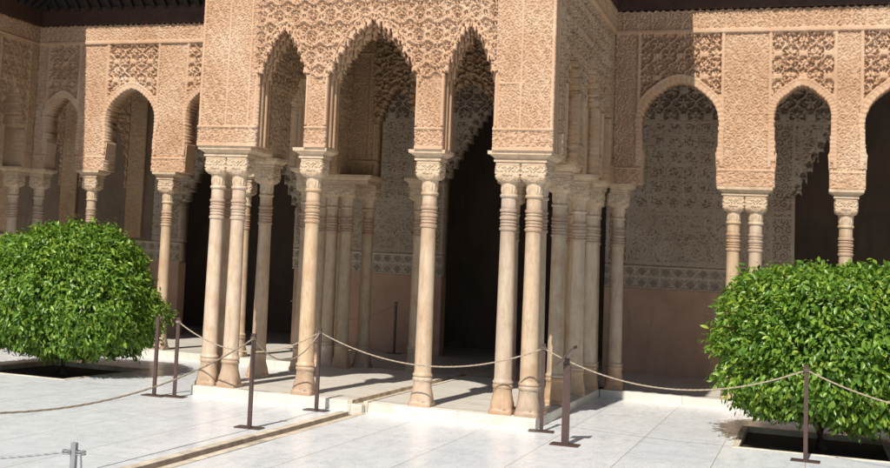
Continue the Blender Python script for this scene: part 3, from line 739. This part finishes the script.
# planting pits
for (x0,x1,y0,y1),lab in ((holes[0],'l'),(holes[1],'r')):
    b=MB(); b.box(x0-.01,x1+.01,y0-.01,y1+.01,F-.30,F-.055)
    p=b.build('planting_soil',M['soil']); tag(p,kind='structure')
    b=MB(); w=.06
    b.box(x0-w,x1+w,y0-w,y0,F-.2,F+.006); b.box(x0-w,x1+w,y1,y1+w,F-.2,F+.006); b.box(x0-w,x0,y0,y1,F-.2,F+.0055); b.box(x1,x1+w,y0,y1,F-.2,F+.0055)
    p=b.build('pit_kerb',M['curb'],bevel=.003); tag(p,kind='structure')

# ================================================================== ORANGE TREES
def leaf_cloud(n,cx,cy,cz,rx,ry,rz,pw,rng,rlow,dome,droop=.5,size=(.052,.096)):
    """leaves over and inside a clipped crown (superellipsoid)"""
    P=[];D=[]
    d=rng.normal(size=(n,3)); d/=np.linalg.norm(d,axis=1)[:,None]
    # superellipsoid radius along direction
    rz=np.where(d[:,2]<0,rlow,rz); pw=np.where(d[:,2]<0,3.4,pw)
    q=(np.abs(d[:,0]/rx)**pw+np.abs(d[:,1]/ry)**pw+np.abs(d[:,2]/rz)**pw)**(-1/pw)
    lump=1+.06*(vn(d[:,0]*3+20,d[:,2]*3+d[:,1]*2+20)-.5)*2+.075*(vn(d[:,0]*8+40+d[:,1]*3,d[:,2]*8+40)-.5)*2+.05*(vn(d[:,0]*19+80,d[:,2]*19+80+d[:,1]*11)-.5)*2
    shell=1-.34*rng.random(n)**1.6
    out=rng.random(n)<.045; shell=np.where(out,1+.10*rng.random(n)**1.5,shell)
    pos=d*(q*lump*shell)[:,None]; tp=1-dome*np.clip(pos[:,2]/np.max(rz),0,1); pos[:,0]*=tp; pos[:,1]*=tp; pos=pos+np.array([cx,cy,cz])
    nrm=d/np.stack([rx+0*rz,ry+0*rz,rz],1); nrm/=np.linalg.norm(nrm,axis=1)[:,None]
    # leaf axis: outward/down
    ax=nrm*.75+rng.normal(size=(n,3))*.55; ax[:,2]-=droop; ax/=np.linalg.norm(ax,axis=1)[:,None]
    up=nrm+rng.normal(size=(n,3))*.45; up[:,2]+=.45
    sd=np.cross(ax,up); sd/=np.linalg.norm(sd,axis=1)[:,None]+1e-9; nn=np.cross(sd,ax)
    Ls=rng.uniform(size[0],size[1],n)[:,None]; W=Ls*rng.uniform(.16,.225,n)[:,None]
    fold=W*.45
    p0=pos-ax*Ls*.5; p3=pos+ax*Ls*.5-nn*Ls*.12
    m1=pos-ax*Ls*.12; m2=pos+ax*Ls*.2-nn*Ls*.03
    V=np.stack([p0, m1+sd*W+nn*fold, m2+sd*W*.85+nn*fold*.7, p3, m2-sd*W*.85+nn*fold*.7, m1-sd*W+nn*fold, m1, m2],1).reshape(-1,3)
    q4=np.array([[0,6,1,1],[6,7,2,1],[7,3,2,2],[0,5,6,6],[5,4,7,6],[4,3,7,7]])
    i=np.arange(n)[:,None]*8
    F4=np.concatenate([i+q4[1],i+q4[4]]); F3=np.concatenate([i+np.array([0,6,1]),i+np.array([7,3,2]),i+np.array([0,5,6]),i+np.array([4,3,7])])
    return V,F4,F3
def mesh_mixed(name,V,F4,F3,m):
    me=bpy.data.meshes.new(name); me.vertices.add(len(V)); me.vertices.foreach_set('co',V.astype(np.float32).ravel())
    li=np.concatenate([F4.ravel(),F3.ravel()]).astype(np.int32); me.loops.add(len(li)); me.loops.foreach_set('vertex_index',li)
    n4,n3=len(F4),len(F3); me.polygons.add(n4+n3)
    st=np.concatenate([np.arange(n4)*4,n4*4+np.arange(n3)*3]).astype(np.int32); tt=np.concatenate([np.full(n4,4),np.full(n3,3)]).astype(np.int32)
    me.polygons.foreach_set('loop_start',st); me.polygons.foreach_set('loop_total',tt); me.polygons.foreach_set('use_smooth',np.ones(n4+n3,bool))
    me.update(calc_edges=True); me.validate(); me.materials.append(m); return me
def orange_tree(x,y,cx,cy,cz,rx,ry,rz,pw,rlow,dome,n,seed,label):
    t=empty('orange_tree',(x,y,F-.17)); tag(t,label,'tree')
    rng=np.random.default_rng(seed)
    V,F4,F3=leaf_cloud(n,cx-x,cy-y,cz-(F-.17),rx,ry,rz,pw,rng,rlow,dome)
    V2,G4,G3=leaf_cloud(n//3,cx-x,cy-y,cz-(F-.17),rx*.72,ry*.72,rz*.72,pw,rng,rlow*.8,dome)
    k=len(V); V=np.concatenate([V,V2]); F4=np.concatenate([F4,G4+k]); F3=np.concatenate([F3,G3+k])
    me=mesh_mixed('crown',V,F4,F3,M['leaf']); link('crown',me,None,t)
    b=MB(); b.tube([(0,0,-.05),(.01,0,.12),(-.01,.01,.35),(.02,0,.6),(0,0,.9)],[.085,.068,.06,.055,.04],12)
    r=random.Random(seed)
    tk=b.build('trunk',M['bark'],t,True)
    b=MB()
    for i in range(14):
        a=TP*i/14+r.uniform(-.2,.2); z0=.3+.45*r.random(); e=r.uniform(.5,.75); tz=r.uniform(.35,1.35)
        b.tube([(0,0,z0),(math.cos(a)*rx*.3,math.sin(a)*ry*.3,(z0*.5+tz*.5)+.05),(math.cos(a)*rx*e,math.sin(a)*ry*e,tz)],[.03,.018,.007],6)
    b.build('branch',M['bark'],t,True)
    return t
orange_tree(-4.28,1.08,-4.26,1.08,.78,1.10,1.14,.97,2.2,.68,.05,40000,11,'wide round clipped orange tree with glossy green leaves in the left planting pit')
orange_tree(4.45,1.12,4.72,1.12,.80,1.22,1.10,.86,3.0,.69,.02,40000,23,'boxy clipped orange tree with bright green leaves in the right planting pit')

# ================================================================== ROPE POSTS AND ROPES
H=.85
def plate(b,x,y,hx,z0,z1): b.box(x-hx,x+hx,y-hx,y+hx,z0,z1)
post_pole=MB(); post_pole.box(-.017,.017,-.017,.017,.012,H-.01); post_pole.box(-.0195,.0195,-.0195,.0195,H-.0095,H)
post_plate=MB(); post_plate.box(-.12,.12,-.085,.085,0,.0115)
post_hook=MB(); post_hook.tube([(-.03,0,H-.04),(.03,0,H-.04)],.006,6); post_hook.tube([(.03*math.cos(a),.0,H-.04+.018*math.sin(a)-.0) for a in np.linspace(0,math.pi*2,13)],.004,5)
def mk(mb,name,m):
    me=bpy.data.meshes.new(name); me.from_pydata(mb.v,[],mb.f); me.update(); me.materials.append(m); return me
MP,MPL,MH=mk(post_pole,'pole',M['post']),mk(post_plate,'base_plate',M['post']),mk(post_hook,'hook',M['post'])
def post(x,y,z,label,rz=0,grp='brown rope posts round the pavilion'):
    t=empty('rope_post',(x,y,z)); t.rotation_euler=(0,0,rz); tag(t,label,'post',grp)
    for n_,me in (('pole',MP),('base_plate',MPL),('hook',MH)):
        o=bpy.data.objects.new(n_,me); COL.objects.link(o); o.parent=t
    return Vector((x,y,z+H-.045))
a1=post(-2.10,-.66,F,'slim brown rope post beside the left orange tree, farther left of the close pair')
a2=post(-1.90,-.57,F,'slim brown rope post just left of the pavilion, right one of a close pair',.1)
a3=post(-.28,-2.34,F,'slim brown rope post on the court nearest the camera, left of the stone water channel',.05)
a4=post(-.31,-.47,F,'slim brown rope post against the platform by the channel spout')
a5=post(1.96,-.29,F,'slim brown rope post at the front right corner of the pavilion platform',.1)
a6=post(4.32,-.50,F,'brown rope post standing in front of the right orange tree',-.05)
a7=post(-1.90,7.7,0,'dark rope post far back against the pink plaster dado inside the gallery')
def rope(A,B,sag,label,r=.0066,m='rope',grp='ropes slung between the posts'):
    A=Vector(A);B=Vector(B); pts=[]; n=40
    for i in range(n+1):
        t=i/n; p=A.lerp(B,t); p.z-=sag*4*t*(1-t); pts.append(p)
    b=MB(); fine=[]
    for i in range(n):
        for q in range(8): fine.append(pts[i].lerp(pts[i+1],q/8))
    fine.append(pts[-1]); rs=[]
    for i,p in enumerate(fine):
        tt=(fine[min(i+1,len(fine)-1)]-fine[max(i-1,0)]).normalized(); a_=tt.cross(Vector((0,0,1))).normalized(); c_=a_.cross(tt); ring=[]
        for k in range(12):
            th=TP*k/12; rr=r*(1+.20*math.cos(3*th-i*.9)); ring.append(p+(a_*math.cos(th)+c_*math.sin(th))*rr)
        rs.append(ring)
    b.rings(rs)
    for e in (A,B):
        for dz in (-.008,.006): b.tube([(e.x+.026*math.cos(w_),e.y+.026*math.sin(w_),e.z+dz) for w_ in np.linspace(0,TP,15)],r*.8,6)
    o=b.build('rope',M[m],None,True); tag(o,label,'rope',grp); return o
rope((-.22,-8.79,.72),a3,.36,'long rope sagging low across the white court from the left edge to the near post')
rope(a2,a4,.26,'rope hanging behind the near post in front of the left column pair')
rope(a3,a4,.24,'short deep sagging rope between the near post and the post by the spout')
rope(a4,a5,.26,'rope sagging across the front of the pavilion platform between its middle and right corner')
rope(a5,a6,.28,'rope from the platform corner to the post in front of the right orange tree')
rope(a6,(6.6,-1.6,.72),.26,'rope running off the right edge of the picture in front of the orange tree')
rope(a7,(-3.7,7.6,.75),.28,'dark rope hanging before the pink dado inside the gallery')
# sign stand
t=empty('sign_stand',(2.33,-1.154,F)); tag(t,'brown steel stand with a small tilted reading board at the right corner of the platform','sign')
b=MB(); b.box(-.032,.032,-.02,.02,.012,.72); b.build('pole',M['post'],t)
b=MB(); b.box(-.125,.125,-.10,.10,0,.0115); b.build('base_plate',M['post'],t)
b=MB(); c,s=math.cos(.62),math.sin(.62)
def rp(x,y,z): return (x*c*.8-.01,y,.80+x*s*1.25+z)
b.add([rp(x,y,z) for z in (-.016,.012) for x,y in ((-.12,-.10),(.12,-.10),(.12,.10),(-.12,.10))],[(0,3,2,1),(4,5,6,7),(0,1,5,4),(1,2,6,5),(2,3,7,6),(3,0,4,7)])
b.build('reading_board',M['post'],t)
b=MB(); b.box(-.02,.02,-.012,.012,.721,.78); b.build('bracket',M['post'],t)
# near steel post
gx,gy,gz=-1.05,-4.35,.30
gx,gy,gz=.79,-7.36,.40
t=empty('barrier_post',(gx,gy,F)); tag(t,'short grey metal barrier post in the near left foreground','post')
b=MB(); b.box(-.015,.015,-.015,.015,.012,gz-F); b.build('pole',M['steel'],t,bevel=.002)
b=MB(); b.box(-.10,.10,-.10,.10,0,.0115); b.build('base_plate',M['steel'],t)
b=MB(); b.tube([(-.04,-.01,gz-F-.05),(.04,.01,gz-F-.05)],.0055,8); b.build('hook',M['steel'],t,True)
rope((gx-.035,gy-.01,gz-.05),(gx-2.2,gy-.5,gz-.04),.12,'thin grey cord from the short metal post towards the left edge',.005,'steel','cords of the low barrier')
rope((gx+.035,gy+.01,gz-.05),(gx+1.2,gy-1.9,gz-.05),.14,'thin grey cord dropping right from the short metal post to the bottom edge',.005,'steel','cords of the low barrier')

# ================================================================== CAMERA, SUN, SKY
cd=bpy.data.cameras.new('camera'); cam=bpy.data.objects.new('camera',cd); COL.objects.link(cam); S.camera=cam
rt=Vector((0.9120960870156535,0.40638454018246917,0.054151025395800106)); up=Vector((-0.011353093684759993,-0.10699606330715009,0.9941946236530135)); fw_=Vector((-0.40981927152650904,0.9074158076303583,0.09297696891180104))
mw=Matrix((( rt.x,up.x,-fw_.x,4.333356),(rt.y,up.y,-fw_.y,-13.555308),(rt.z,up.z,-fw_.z,1.414722),(0,0,0,1)))
cam.matrix_world=mw
cd.sensor_width=36; cd.lens=53.2399; cd.shift_x=.253145; cd.shift_y=-.111618; cd.clip_end=500; cd.clip_start=.05
EL=math.radians(46.5); AZ=.05
dirv=Vector((math.sin(AZ)*math.cos(EL),math.cos(AZ)*math.cos(EL),-math.sin(EL)))
sd=bpy.data.lights.new('sun','SUN'); sd.energy=4.95; sd.angle=math.radians(.53); sd.color=(1,.94,.84)
so_=bpy.data.objects.new('sun',sd); COL.objects.link(so_); so_.rotation_euler=dirv.to_track_quat('-Z','Y').to_euler(); so_.location=(0,-8,9)
w=bpy.data.worlds.new('World'); S.world=w; w.use_nodes=True; nt=w.node_tree
sk=nt.nodes.new('ShaderNodeTexSky'); sk.sky_type='NISHITA'; sk.sun_disc=False; sk.sun_elevation=EL; sk.sun_rotation=math.pi-(-AZ) ; sk.altitude=700
bg=nt.nodes['Background']; nt.links.new(sk.outputs[0],bg.inputs[0]); bg.inputs[1].default_value=.072
S.view_settings.view_transform='Standard'; S.view_settings.look='None'; S.view_settings.exposure=.16; S.view_settings.gamma=1
S.view_settings.use_curve_mapping=False
S.cycles.max_bounces=7; S.cycles.diffuse_bounces=4; S.cycles.glossy_bounces=3
